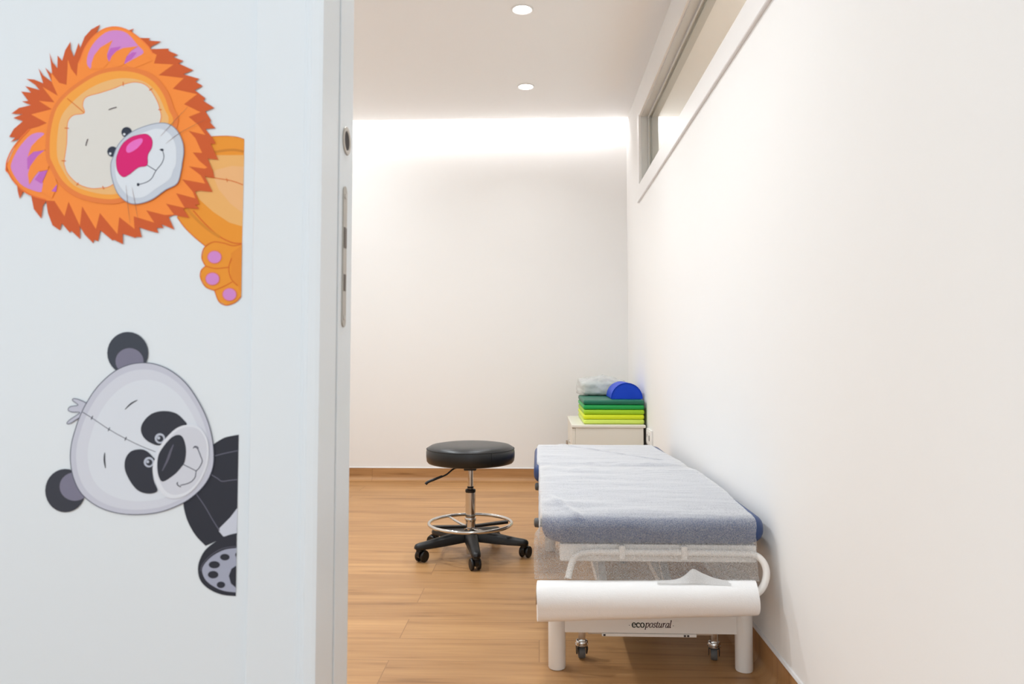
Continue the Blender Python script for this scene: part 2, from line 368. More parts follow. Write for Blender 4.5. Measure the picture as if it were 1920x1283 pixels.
# ------------------------------------------------------------------ wall stickers
YS = YD0
fwv = Vector((-math.sin(yaw)*math.cos(pit), math.cos(yaw)*math.cos(pit), math.sin(pit)))
rtv = Vector((math.cos(yaw), math.sin(yaw), 0)); upv = rtv.cross(fwv)
def onwall(px, py):
    """where a traced point of the flat print lies on the wall plane"""
    r = fwv+rtv*((px-PPX)/F)-upv*((py-PPY)/F); t = YS/r.y
    return (r.x*t, EYE+r.z*t)
T1 = lambda p: (p[0]/4, 20+p[1]/4)
T2 = lambda p: (p[0]/4, 300+p[1]/4)
T3 = lambda p: (60+p[0]/4.571, 600+p[1]/4.571)
T4 = lambda p: (60+p[0]/4.571, 850+p[1]/4.571)
cols = {}
def ink(rgb):
    if rgb not in cols: cols[rgb] = mat('print_ink', rgb, .55, bump=.02, spec=.3)
    return cols[rgb]
class Sticker:
    def __init__(s, name, label, loc):
        s.t = empty(name, loc, label, 'wall sticker'); s.loc = Vector(loc); s.z = 0
    def start(s, name): s.bm = NB(); s.mats = []; s.name = name
    def _mi(s, rgb):
        m = ink(rgb)
        if m not in s.mats: s.mats.append(m)
        return s.mats.index(m)
    def lift(s): s.z += 1; return YS-.0004-.00006*s.z
    def poly(s, pts, rgb, smooth=False, k=5):
        if smooth: pts = [(p.x, p.y) for p in catmull([(x, y, 0) for x, y in pts], k, True)]
        y = s.lift(); vs = []
        P2 = [Vector(onwall(*p)) for p in pts]; mi = s._mi(rgb)
        vo, _, fo, _, _, _ = geometry.delaunay_2d_cdt(P2, [], [list(range(len(P2)))], 1, 1e-7)
        vs = [s.bm.verts.new((v.x-s.loc.x, y-s.loc.y, v.y-s.loc.z)) for v in vo]
        for f_ in fo:
            f = s.bm.faces.new([vs[i] for i in f_]); f.material_index = mi
    def ell(s, c, rx, ry, rgb, T=None, rot=0, sc=None):
        cx, cy = T(c) if T else c; sc = sc or 4.0
        rx /= sc; ry /= sc; ca, sa = math.cos(rot), math.sin(rot)
        s.poly([(cx+rx*math.cos(a)*ca-ry*math.sin(a)*sa, cy+rx*math.cos(a)*sa+ry*math.sin(a)*ca) for a in [2*PI*i/28 for i in range(28)]], rgb)
    def stroke(s, pts, w, rgb, closed=False, taper=False):
        P = catmull([(x, y, 0) for x, y in pts], 6, closed); n = len(P); L, R = [], []
        for i, p in enumerate(P):
            a = P[i-1] if (i > 0 or closed) else p; c = P[(i+1) % n] if (i < n-1 or closed) else p
            t = (c-a).normalized() if (c-a).length > 1e-6 else Vector((1, 0, 0)); q = Vector((-t.y, t.x, 0))*w/2
            if taper: q *= .25+.75*math.sin(PI*i/(n-1))
            L.append(p+q); R.append(p-q)
        y = s.lift(); mi = s._mi(rgb)
        def V(p): X, Z = onwall(p.x, p.y); return s.bm.verts.new((X-s.loc.x, y-s.loc.y, Z-s.loc.z))
        L = [V(p) for p in L]; R = [V(p) for p in R]
        for i in range(n if closed else n-1):
            j = (i+1) % n; f = s.bm.faces.new((L[i], L[j], R[j], R[i])); f.material_index = mi
    def end(s):
        me = bpy.data.meshes.new(s.name)
        for f in s.bm.faces:
            f.normal_update()
            if f.normal.y > 0: f.normal_flip()
        s.bm.to_mesh(me); s.bm.free()
        for m in s.mats: me.materials.append(m)
        o = bpy.data.objects.new(s.name, me); COL.objects.link(o); o.parent = s.t; return o
def arc(L): return [(p.x, p.y) for p in catmull([(x, y, 0) for x, y in L], 5)]
def tt(T, L): return [T(p) for p in L]

OR, DK, YL, PC, RIM = (253, 144, 58), (210, 92, 38), (250, 166, 66), (240, 186, 120), (236, 120, 50)
BO, BL, LNE = (240, 152, 44), (240, 180, 106), (222, 108, 32)
LP_, DP = (214, 140, 208), (196, 104, 194)
X0, Z0 = onwall(230, 300)
st = Sticker('lion_sticker', 'orange cartoon lion sticker peeking sideways beside the door casing, above the panda', (X0, YS, Z0))
st.start('body')
st.poly(tt(T1, [(1540, 950), (1590, 944), (1700, 942), (1780, 950), (1833, 968)])+tt(T2, [(1826, 200), (1816, 640), (1700, 660), (1545, 655), (1450, 570), (1380, 500), (1330, 430), (1380, 200)])+tt(T1, [(1420, 1050)]), BO)
st.poly(tt(T1, [(1550, 1085), (1832, 1085)])+tt(T2, [(1820, 500), (1720, 470), (1600, 390), (1500, 300), (1440, 200)]), BL)
st.poly(tt(T1, [(1640, 1190), (1740, 1165), (1830, 1172)])+tt(T2, [(1822, 400), (1730, 330), (1640, 220), (1600, 120), (1610, 80)]), (241, 184, 126))
st.stroke(tt(T1, [(1590, 1066), (1680, 1050), (1760, 1046), (1830, 1058)]), 4.5, (214, 132, 40))
st.stroke(tt(T2, [(1450, 380), (1540, 480), (1640, 570), (1740, 620), (1814, 628)]), 2.2, LNE)
st.stroke(tt(T2, [(1390, 350), (1470, 440), (1560, 520), (1650, 580)]), 5, (220, 138, 40))
st.stroke(tt(T2, [(1330, 430), (1385, 505), (1455, 575), (1545, 650)]), 1.4, LNE)
st.stroke(tt(T1, [(1590, 945), (1700, 941), (1780, 949), (1833, 966)]), 1.0, LNE)
st.stroke(tt(T2, [(1545, 128), (1640, 140), (1740, 158), (1826, 188)]), 1.4, LNE)
st.stroke(tt(T2, [(1702, 138), (1706, 166)]), 1.2, LNE)
st.end()
st.start('paw')
pw = tt(T2, [(1600, 617), (1680, 625), (1750, 645), (1817, 632), (1814, 830), (1811, 1022), (1770, 1066), (1700, 1090), (1645, 1062), (1610, 978), (1545, 952), (1507, 885), (1512, 830), (1545, 797), (1516, 735), (1535, 660)])
st.poly(pw, BO)
st.poly(tt(T2, [(1735, 700), (1816, 640), (1812, 1000), (1780, 940), (1735, 880)]), (234, 142, 42))
st.stroke(tt(T2, [(1811, 1022), (1770, 1066), (1700, 1090), (1645, 1062), (1612, 980)]), 1.7, LNE)
st.stroke(tt(T2, [(1612, 980), (1545, 952), (1507, 885), (1512, 830), (1545, 797)]), 1.7, LNE)
st.stroke(tt(T2, [(1545, 797), (1516, 735), (1535, 660), (1600, 617), (1680, 625), (1750, 645), (1815, 632)]), 1.7, LNE)
st.stroke(tt(T2, [(1545, 797), (1620, 815), (1720, 805)]), 1.6, LNE)
st.stroke(tt(T2, [(1612, 978), (1680, 950), (1745, 915)]), 1.6, LNE)
st.stroke(tt(T2, [(1740, 735), (1718, 810), (1735, 890), (1785, 945)]), 1.6, LNE)
for c in ((1612, 730), (1597, 893), (1725, 1010)):
    st.ell(c, 55, 50, (226, 120, 110), T2); st.ell(c, 49, 44, LP_, T2)
st.end()
st.start('mane')
st.poly(tt(T1, [(160, 960), (85, 990), (120, 955), (75, 950), (110, 890), (178, 832), (105, 808), (175, 780), (92, 775), (150, 732), (238, 712), (170, 684), (218, 680), (165, 610), (240, 618),
    (195, 568), (302, 598), (270, 560), (205, 515), (262, 520), (330, 548), (295, 435), (330, 490), (395, 538), (345, 430), (398, 485), (378, 320), (400, 390), (436, 435), (438, 340), (472, 380), (495, 300), (535, 235),
    (535, 290), (560, 350), (595, 245), (607, 285), (640, 200), (690, 145), (757, 108), (732, 160), (722, 212), (860, 170), (960, 155), (1010, 138), (985, 168), (1050, 208), (1130, 210), (1120, 228), (1215, 235), (1140, 272),
    (1130, 292), (1270, 288), (1268, 305), (1340, 335), (1302, 350), (1380, 380), (1345, 400), (1455, 450), (1380, 480), (1500, 515), (1470, 535), (1525, 568), (1465, 600), (1545, 660), (1530, 680), (1612, 732), (1545, 758), (1587, 825),
    (1580, 840), (1620, 885), (1545, 890), (1600, 960), (1622, 1000), (1585, 1002), (1640, 1120), (1562, 1112), (1600, 1200)])
    + tt(T2, [(1612, 135), (1540, 125), (1598, 242), (1500, 232), (1468, 240), (1500, 335), (1470, 340), (1500, 370), (1400, 362), (1380, 370), (1425, 437), (1310, 415), (1270, 430), (1312, 524), (1215, 484), (1232, 512), (1180, 512), (1194, 550), (1120, 532), (1050, 508),
    (1068, 582), (1030, 578), (1020, 586), (925, 556), (928, 634), (860, 600), (850, 606), (758, 530), (742, 612), (712, 600), (705, 626), (640, 560), (604, 500), (608, 596), (540, 532), (530, 548), (470, 478), (456, 530), (400, 492), (365, 400),
    (352, 312), (328, 345), (316, 442), (260, 370), (240, 272), (180, 240), (155, 294), (140, 240), (134, 192), (45, 75)])+tt(T1, [(60, 1160), (100, 1060), (150, 980)]), DK)
st.poly(tt(T1, [(230, 892), (300, 872), (358, 846), (240, 782), (395, 742), (298, 680), (415, 692), (325, 575), (440, 642), (395, 540), (390, 468), (450, 545), (505, 560), (512, 450), (515, 370), (540, 440), (582, 495), (590, 400), (640, 290),
    (700, 205), (780, 145), (870, 125), (960, 150), (1050, 210), (1120, 275), (1140, 315), (1180, 335), (1160, 400), (1305, 408), (1195, 488), (1382, 510), (1300, 590), (1482, 630), (1385, 705), (1508, 765), (1420, 800), (1490, 860), (1545, 935),
    (1420, 905), (1470, 960), (1520, 1070), (1450, 1066), (1500, 1130), (1560, 1180)])
    + tt(T2, [(1540, 68), (1420, 50), (1510, 118), (1545, 180), (1370, 148), (1450, 240), (1470, 290), (1325, 252), (1390, 362), (1250, 330), (1310, 412), (1240, 415), (1102, 380), (1162, 472), (1008, 425), (1015, 520), (900, 430), (886, 558), (755, 400), (725, 520),
    (622, 350), (605, 495), (520, 315), (490, 425), (415, 310), (350, 306), (250, 270), (170, 225), (100, 150), (62, 60), (55, 30)])+tt(T1, [(65, 1140), (120, 1020), (170, 950)]), OR)
st.end()
for nm, shapes in (('ear', 1), ('ear', 2)):
    st.start(nm)
    if shapes == 1:
        st.stroke(tt(T1, [(600, 400), (640, 290), (700, 205), (780, 145), (870, 127), (960, 150), (1050, 210), (1120, 278), (1150, 330)]), 2.4, (250, 130, 60))
        st.poly(tt(T1, [(685, 440), (658, 400), (670, 320), (720, 235), (800, 168), (880, 152), (960, 175), (1040, 265), (1082, 320), (1000, 370), (935, 405), (880, 400), (820, 388), (700, 420)]), LP_, True, 3)
        st.poly(tt(T1, [(825, 385), (808, 345), (835, 285), (915, 272), (870, 330)]), DP)
        st.poly(tt(T1, [(935, 405), (955, 350), (1000, 316), (1032, 318), (990, 370)]), DP)
        st.poly(tt(T1, [(690, 442), (692, 400), (712, 340), (760, 280), (852, 225), (828, 275), (810, 330), (812, 365), (825, 388), (780, 440)]), OR)
        st.poly(tt(T1, [(825, 388), (845, 345), (880, 308), (930, 285), (1045, 270), (990, 305), (955, 350), (935, 408), (880, 430)]), OR)
        st.poly(tt(T1, [(935, 408), (1000, 372), (1084, 326), (1150, 380), (1000, 440)]), OR)
    else:
        st.stroke(tt(T1, [(230, 892), (160, 965), (100, 1045), (62, 1130), (55, 1200)])+tt(T2, [(70, 95), (110, 160), (180, 232), (260, 275), (350, 302)]), 2.6, (240, 116, 50))
        st.poly(tt(T1, [(340, 925), (250, 930), (160, 1020), (100, 1130)])+tt(T2, [(95, 80), (160, 180), (240, 225), (322, 242), (330, 180), (300, 60)])+tt(T1, [(300, 1000)]), LP_, True, 3)
        st.poly(tt(T1, [(342, 1050), (250, 1068), (212, 1110), (215, 1195), (260, 1180), (320, 1100)]), DP)
        st.poly(tt(T2, [(366, 80), (310, 92), (268, 150), (320, 182)]), DP)
        st.poly(tt(T1, [(345, 928), (290, 972), (245, 1020), (215, 1100), (262, 1062), (342, 1050), (420, 1000)]), OR)
        st.poly(tt(T1, [(342, 1052), (290, 1095), (235, 1170), (218, 1230), (228, 1310), (270, 1245), (300, 1210), (366, 1198), (400, 1100)]), OR)
        st.poly(tt(T2, [(366, 88), (335, 160), (320, 245), (400, 290), (440, 190), (400, 60)]), OR)
        st.poly(tt(T2, [(437, 185), (395, 238), (430, 242)]), DP)
    st.end()
st.start('face')
FO = tt(T1, [(385, 950), (405, 830), (440, 730), (520, 635), (640, 545), (760, 482), (900, 458), (1040, 475), (1150, 530), (1230, 630), (1275, 750), (1300, 870)])+tt(T2, [(1150, 100), (1000, 240), (890, 292), (760, 292), (600, 250), (480, 160), (400, 20)])+tt(T1, [(383, 1080)])
cx = sum(p[0] for p in FO)/len(FO); cy = sum(p[1] for p in FO)/len(FO)
st.poly([(cx+(p[0]-cx)*1.075, cy+(p[1]-cy)*1.07) for p in FO], (238, 130, 60), True)
st.poly(FO, YL, True)
st.poly(tt(T1, [(440, 950), (470, 800), (560, 685), (680, 590), (820, 530), (950, 512), (1080, 535), (1175, 610), (1240, 740), (1265, 870)])+tt(T2, [(1100, 100), (960, 230), (840, 262), (700, 245), (560, 190), (480, 80)])+tt(T1, [(440, 1100)]), PC, True)
FC = tt(T1, [(655, 655), (760, 622), (860, 590), (940, 558), (1030, 542), (1110, 570), (1170, 650), (1205, 740), (1200, 860)])+tt(T2, [(1000, 60), (850, 192), (760, 215), (680, 215), (590, 180), (520, 110), (495, 50)])+tt(T1, [(492, 1130), (510, 1000), (514, 880), (525, 825), (565, 788), (642, 772), (630, 715)])
st.poly(FC, (224, 221, 214), True)
st.stroke(FC, 1.4, (240, 140, 80), closed=True)
st.stroke(tt(T1, [(515, 665), (580, 718), (640, 770)]), 1.4, LNE)
for a, c in (((932, 540), (934, 572)), ((1195, 748), (1222, 748)), ((495, 886), (528, 888)), ((472, 1130), (505, 1132)), ((1128, 605), (1152, 590))): st.stroke(tt(T1, [a, c]), 1.6, LNE)
for a, c in (((585, 195), (600, 175)), ((780, 200), (790, 225))): st.stroke(tt(T2, [a, c]), 1.6, LNE)
st.stroke(tt(T1, [(825, 750), (855, 738), (885, 730)]), 1.6, (70, 50, 60)); st.stroke(tt(T1, [(655, 1020), (660, 995), (670, 968)]), 1.6, (70, 50, 60))
st.end()
for c in ((960, 918), (855, 1063)):
    st.start('eye'); st.ell(c, 39, 39, (44, 50, 66), T1); st.ell((c[0]-17, c[1]+15), 9, 9, (225, 230, 236), T1); st.end()
st.start('muzzle')
MZ = tt(T1, [(1200, 850), (1280, 860), (1340, 910), (1378, 990), (1387, 1070), (1375, 1150)])+tt(T2, [(1368, 80), (1338, 180), (1250, 230), (1150, 300), (1050, 332), (970, 322), (895, 255), (852, 140), (843, 40)])+tt(T1, [(862, 1100), (900, 1010), (980, 930), (1080, 880)])
st.poly(MZ, (202, 209, 220), True); st.stroke(MZ, 1.3, (138, 146, 166), closed=True)
st.poly(tt(T1, [(1130, 905), (1220, 895), (1290, 940), (1330, 1030), (1330, 1150)])+tt(T2, [(1310, 80), (1280, 150), (1180, 220), (1080, 285), (980, 275), (910, 200), (880, 120), (880, 20)])+tt(T1, [(900, 1080), (980, 980)]), (224, 230, 237), True)
st.stroke(tt(T1, [(1115, 1165), (1180, 1205)]), 1.4, (60, 64, 84))
st.stroke(tt(T1, [(1228, 1048), (1240, 1100), (1225, 1150), (1180, 1207)])+tt(T2, [(1150, 142), (1110, 172), (1050, 190)]), 1.4, (60, 64, 84))
st.ell((1226, 1050), 12, 9, (44, 50, 66), T1); st.ell((1048, 190), 10, 12, (44, 50, 66), T2)
st.stroke(tt(T1, [(1208, 1050), (1226, 1044), (1240, 1054)]), 1.2, (44, 50, 66))
st.end()
st.start('nose')
NS = tt(T1, [(1050, 940), (1110, 934), (1150, 970), (1150, 1030), (1120, 1090), (1113, 1165)])+tt(T2, [(1050, 62), (980, 115), (935, 132), (897, 92), (885, 30)])+tt(T1, [(892, 1090), (930, 1010), (990, 960)])
st.poly(NS, (221, 22, 114), True); st.stroke(NS, .9, (190, 20, 100), closed=True)
st.poly(tt(T1, [(1072, 965), (1080, 992), (1040, 1040), (985, 1072), (960, 1060), (968, 1020), (1010, 985)]), (238, 116, 200), True)
st.end()
for L_ in (tt(T1, [(1420, 730), (1310, 845), (1215, 950)]), tt(T1, [(1560, 820), (1360, 925), (1255, 1005)]), tt(T2, [(958, 195), (972, 340), (990, 480)]), tt(T2, [(1004, 212), (1028, 340), (1050, 460)])):
    st.start('whisker'); st.stroke(L_, .7, (130, 84, 70), taper=True); st.end()

X0, Z0 = onwall(260, 850); PD = (46, 48, 58)
st = Sticker('panda_sticker', 'grey and black cartoon panda sticker tilted sideways below the lion', (X0, YS, Z0))
st.start('body')
st.poly(arc(tt(T3, [(1540, 1080), (1580, 1050), (1650, 1010), (1720, 993), (1773, 984)]))+tt(T4, [(1766, 200), (1758, 700), (1620, 735)])+arc(tt(T4, [(1490, 795), (1400, 700), (1330, 570), (1298, 430), (1320, 340)]))+tt(T4, [(1500, 100)]), PD)
st.poly(tt(T4, [(1764, 465), (1700, 550), (1610, 640), (1602, 668), (1642, 715), (1757, 685)]), (206, 210, 222))
for L_ in (tt(T3, [(1570, 1165), (1670, 1140), (1770, 1120)]), tt(T4, [(1540, 185), (1590, 215), (1630, 240), (1700, 232), (1763, 226)]), tt(T4, [(1410, 350), (1480, 450), (1550, 570), (1610, 665)])): st.stroke(L_, 1.7, (104, 104, 120))
st.end()
st.start('foot')
st.poly(arc(tt(T4, [(1757, 685), (1690, 700), (1610, 735), (1500, 815), (1445, 900), (1424, 990), (1445, 1090), (1520, 1165), (1630, 1212), (1748, 1225)])), PD)
st.poly(arc(tt(T4, [(1755, 812), (1650, 828), (1550, 880), (1480, 950), (1460, 1010), (1490, 1085), (1560, 1142), (1650, 1180), (1749, 1192)])), (166, 170, 188))
st.stroke(tt(T4, [(1757, 797), (1640, 815), (1540, 870), (1465, 950), (1447, 1010)]), .9, (104, 104, 120))
for c, rx, ry in (((1655, 890), 41, 28), ((1565, 955), 48, 31), ((1555, 1040), 45, 32), ((1622, 1127), 36, 28)): st.ell(c, rx, ry, PD, T4, 0, 4.571)
st.poly(tt(T4, [(1753, 962), (1712, 990), (1690, 1050), (1708, 1115), (1750, 1152)]), PD); st.poly(tt(T4, [(1754, 848), (1742, 868), (1753, 892)]), PD)
st.end()
st.start('ear'); st.ell((825, 285), 176, 182, (62, 67, 78), T3, 0, 4.571); st.ell((840, 355), 120, 113, (126, 124, 144), T3, 0, 4.571); st.end()
st.start('ear'); st.ell((290, 320), 172, 186, (58, 60, 70), T4, 0, 4.571); st.ell((372, 285), 130, 122, (126, 124, 144), T4, 0, 4.571); st.end()
st.start('head')
TU = tt(T3, [(485, 722), (430, 692), (370, 674), (353, 690), (400, 730), (335, 743), (315, 772), (350, 790), (415, 795), (330, 855), (305, 885), (330, 888), (415, 835), (470, 800)])
st.poly(TU, (196, 198, 212)); st.stroke(TU, 1.3, (92, 94, 112))
HD = tt(T3, [(960, 368), (1080, 385), (1200, 440), (1320, 540), (1420, 680), (1500, 840), (1548, 1010), (1562, 1180)])+tt(T4, [(1545, 150), (1490, 260), (1400, 355), (1280, 435), (1100, 503), (900, 525), (720, 508), (560, 450), (430, 345), (360, 205), (335, 50)])+tt(T3, [(345, 1060), (375, 945), (415, 830), (480, 700), (570, 570), (700, 450), (830, 387)])
st.poly(HD, (200, 202, 215), True); st.stroke(HD, 1.5, (84, 88, 104), closed=True)
cx = sum(p[0] for p in HD)/len(HD); cy = sum(p[1] for p in HD)/len(HD)
st.poly([(cx+1.5+(p[0]-cx)*.93, cy+1.5+(p[1]-cy)*.925) for p in HD], (214, 217, 227), True)
st.poly([(cx+6+(p[0]-cx)*.80, cy+3+(p[1]-cy)*.80) for p in HD], (221, 226, 234), True)
st.stroke(tt(T3, [(440, 790), (520, 840), (665, 937), (810, 1018), (950, 1085), (1065, 1130)]), 1.2, (84, 88, 104))
for c in ((520, 838), (665, 937), (808, 1018)): st.stroke(tt(T3, [(c[0]+8, c[1]-16), (c[0]-6, c[1]+16)]), 1.6, (60, 62, 76))
st.stroke(tt(T3, [(803, 768), (855, 718), (912, 686)]), 2.6, PD, taper=True); st.stroke(tt(T3, [(630, 1135), (628, 1200), (637, 1270)]), 3, PD, taper=True)
st.end()
for pts, c in ((tt(T3, [(1140, 780), (1240, 800), (1310, 860), (1330, 900), (1250, 930), (1180, 985), (1110, 1072), (1020, 1052), (960, 1000), (940, 930), (970, 860), (1040, 800)]), (1103, 1015)),
               (tt(T3, [(920, 1108), (985, 1120), (1045, 1175), (1075, 1215)])+tt(T4, [(1040, 120), (1050, 230), (1082, 320), (1010, 345), (920, 320), (850, 240), (805, 140), (808, 50)])+tt(T3, [(850, 1130)]), (1010, 1218))):
    st.start('eye'); st.poly(pts, (50, 52, 62), True)
    st.ell(c, 44, 44, (190, 196, 210), T3, 0, 4.571); st.ell((c[0]+2, c[1]+2), 28, 28, (50, 52, 62), T3, 0, 4.571); st.ell((c[0]-10, c[1]-4), 13, 13, (190, 196, 210), T3, 0, 4.571); st.end()
st.start('muzzle')
MZ = tt(T3, [(1350, 898), (1440, 920), (1500, 1000), (1522, 1110)])+tt(T4, [(1505, 110), (1440, 250), (1340, 350), (1220, 386), (1130, 350), (1070, 250), (1043, 140), (1060, 50)])+tt(T3, [(1105, 1080), (1180, 985), (1260, 920)])
st.poly(MZ, (226, 229, 236), True)
cx = sum(p[0] for p in MZ)/len(MZ); cy = sum(p[1] for p in MZ)/len(MZ)
st.poly([(cx+2+(p[0]-cx)*.90, cy-1+(p[1]-cy)*.92) for p in MZ], (212, 214, 223), True)
st.stroke(tt(T4, [(1305, 95), (1360, 122), (1415, 150)]), 1.4, (70, 72, 88))
st.stroke(tt(T3, [(1392, 1088), (1425, 1100), (1455, 1170)])+tt(T4, [(1466, 70), (1440, 125), (1415, 152), (1405, 205), (1360, 250), (1280, 273)]), 1.6, (70, 72, 88))
st.stroke(tt(T3, [(1390, 1100), (1405, 1082), (1430, 1090), (1430, 1108)]), 1.5, (60, 62, 76)); st.stroke(tt(T4, [(1258, 245), (1252, 262), (1270, 280), (1285, 285)]), 1.8, (60, 62, 76))
st.end()
st.start('nose')
st.poly(tt(T3, [(1215, 1000), (1272, 985), (1308, 1020), (1328, 1110), (1318, 1210)])+tt(T4, [(1290, 115), (1230, 180), (1135, 240), (1097, 200), (1083, 110), (1095, 10)])+tt(T3, [(1150, 1065)]), (48, 50, 60), True)
st.stroke(tt(T3, [(1222, 1065), (1195, 1130), (1170, 1200)])+tt(T4, [(1125, 150)]), 4.5, (98, 97, 112), taper=True)
st.end()

# ------------------------------------------------------------------ rolling stool
SX, SY = -.296, 3.255
stl = empty('rolling_stool', (SX, SY, 0), 'black round rolling stool with a chrome foot ring on the wood floor', 'stool')
b = NB()
lathe(b, [(.02, .398), (.172, .398), (.183, .401), (.189, .409), (.1915, .430), (.1915, .447), (.189, .459), (.184, .466), (.170, .474), (.14, .479), (.09, .4805), (.03, .481)], n=64)
seat = obj('seat', b, M['leather'], stl, smooth=True, angle=60)
b = NB(); tube(b, [(.1893*math.cos(a), .1893*math.sin(a), .4605) for a in [2*PI*i/48 for i in range(48)]], .0017, 6, 1, True)
sa = math.radians(-58); ca_, sa_ = math.cos(sa), math.sin(sa)
tube(b, [(.190*ca_, .190*sa_, .460), (.1922*ca_, .1922*sa_, .44), (.1922*ca_, .1922*sa_, .425), (.1895*ca_, .1895*sa_, .404)], .0012, 6, 4)
obj('seam', b, M['seam'], seat, smooth=True)
b = NB(); lathe(b, [(.10, .390), (.10, .399)], n=32); box(b, -.027, .027, -.03, .03, .368, .391, .004); box(b, -.06, -.02, -.012, .012, .374, .388, .003)
obj('seat_bracket', b, M['black'], stl)
b = NB(); lathe(b, [(.0115, .272), (.0115, .37)], n=24); obj('gas_rod', b, M['chrome'], stl, smooth=True)
b = NB(); lathe(b, [(.013, .289), (.0135, .2895), (.0135, .2975), (.013, .298)], n=24); lathe(b, [(.0215, .272), (.0225, .275), (.0225, .283), (.019, .286), (.012, .287)], n=24); obj('collar', b, M['black'], stl, smooth=True)
b = NB(); lathe(b, [(.0215, .098), (.0215, .272)], n=32); lathe(b, [(.0235, .150), (.0245, .152), (.0245, .162), (.0235, .164)], n=32); lathe(b, [(.027, .112), (.028, .114), (.028, .122), (.026, .124)], n=32)
obj('gas_cylinder', b, M['chrome'], stl, smooth=True)
b = NB(); lathe(b, [(.014, .010), (.017, .012), (.017, .05)], n=24); obj('cylinder_foot', b, M['steel'], stl, smooth=True)
b = NB(); tube(b, [(-.04, -.01, .382), (-.072, -.02, .374), (-.10, -.03, .352), (-.128, -.035, .340)], .0035, 8, 5)
lv = obj('lever', b, M['black'], stl, smooth=True)
b = NB(); tube(b, [(-.118, -.033, .345), (-.150, -.04, .333), (-.178, -.045, .322), (-.188, -.047, .313)], [.005, .0062], 10, 5); obj('lever_grip', b, M['black'], lv, smooth=True)
b = NB(); RR = .178
tube(b, [(RR*math.cos(a), RR*math.sin(a), .140) for a in [2*PI*i/64 for i in range(64)]], .0075, 12, 1, True)
fr_ = obj('foot_ring', b, M['chrome'], stl, smooth=True)
b = NB()
for ang in (128, 300):
    a = math.radians(ang); tube(b, [(.018*math.cos(a), .018*math.sin(a), .120), (.08*math.cos(a), .08*math.sin(a), .124), (.174*math.cos(a), .174*math.sin(a), .136)], .0055, 8, 4)
obj('ring_spoke', b, M['chrome'], fr_, smooth=True)
for ang in (20, 200):
    a = math.radians(ang); b = NB()
    n0 = len(b.verts); box(b, .018, .168, -.011, .011, .120, .132, .003)
    for v in b.verts:
        if v.co.x > .1: v.co.z += .008; v.co.y *= 1.4
    xf(b, Matrix.Rotation(a, 4, 'Z')); obj('ring_bracket', b, M['black'], fr_)
# five-star base
b = NB(); lathe(b, [(.030, .062), (.038, .066), (.040, .090), (.036, .104), (.028, .112), (.022, .113)], n=30)
RC = .232; A0 = -79
for i in range(5):
    a = math.radians(A0+72*i); rings = []
    for t, w, zt, zb in ((.020, .030, .108, .066), (.07, .026, .106, .062), (.12, .0225, .099, .058), (.17, .020, .090, .055), (.205, .0190, .084, .054), (.232, .0185, .0805, .0535), (.246, .0150, .0765, .055), (.252, .009, .070, .058)):
        prof = [(-w, zb+.003), (-w*.8, zb), (w*.8, zb), (w, zb+.003), (w, zt-.010), (w*.72, zt-.003), (w*.3, zt), (-w*.3, zt), (-w*.72, zt-.003), (-w, zt-.010)]
        rings.append([b.verts.new((t*math.cos(a)-s_*math.sin(a), t*math.sin(a)+s_*math.cos(a), z)) for s_, z in prof])
    ring_faces(b, rings)
obj('star_base', b, M['black'], stl, smooth=True, angle=50)
def caster(parent, x, y, rz):
    """twin-wheel castor; parts given around its stem, then turned"""
    R = Matrix.Translation((x, y, 0)) @ Matrix.Rotation(rz, 4, 'Z')
    b = NB(); lathe(b, [(.006, .044), (.006, .066)], n=12)
    prof = [(-.006, .020), (-.012, .030), (-.012, .040), (-.006, .050), (.006, .054), (.020, .053), (.033, .046), (.040, .034), (.041, .022), (.036, .020), (.028, .022)]
    prism(b, prof, -.0075, .0075, 'y'); lathe(b, [(.013, .046), (.014, .050), (.012, .056)], (.0, 0, 0), 'z', 16)
    xf(b, R); c = obj('caster', b, M['black'], parent, smooth=True, angle=45)
    for s_ in (-1, 1):
        b = NB(); w0, w1 = (.009, .0205) if s_ > 0 else (-.0205, -.009)
        lathe(b, [(.008, w0), (.0225, w0), (.0245, w0+.003), (.0245, w1-.003), (.0215, w1), (.010, w1-.001*s_*0)], (.016, 0, .0247), 'y', 28)
        xf(b, R); obj('wheel', b, M['black'], c, smooth=True, angle=45)
swiv = (25, 190, 170, 60, 120)
for i in range(5):
    a = math.radians(A0+72*i); caster(stl, RC*math.cos(a), RC*math.sin(a), math.radians((112, 62, 95, 150, 58)[i]))

# ------------------------------------------------------------------ treatment table
BX0, BX1, BY0, BY1, BZ0, BZ1 = .008, .599, 1.985, 3.585, .366, .436
tb = empty('treatment_table', (.30, 2.7, 0), 'low white framed treatment table with navy padded top along the right wall', 'treatment table')
TB = Matrix.Translation((-.30, -2.7, 0))
def tobj(name, b, m, parent=None, **k): xf(b, TB); return obj(name, b, m, parent or tb, **k)
b = NB(); pad(b, BX0, BX1, BY0, 2.885, BZ0, BZ1, .07, .030, 10, 6); tobj('main_cushion', b, M['blue'], smooth=True, angle=70)
b = NB(); pad(b, -.020, .570, 2.898, BY1, BZ0, BZ1+.002, .06, .030, 8, 6); tobj('head_cushion', b, M['blue'], smooth=True, angle=70)
b = NB()
box(b, .055, .568, 2.002, 2.032, .320, .365, .003)
box(b, .055, .568, 2.83, 2.86, .320, .365, .003); box(b, .055, .085, 2.03, 2.83, .325, .365); box(b, .538, .568, 2.03, 2.83, .325, .365)
box(b, .075, .55, 3.50, 3.53, .325, .365, .003); box(b, .085, .11, 2.86, 3.50, .328, .365); box(b, .52, .545, 2.86, 3.50, .328, .365)
tobj('top_frame', b, M['bedw'])
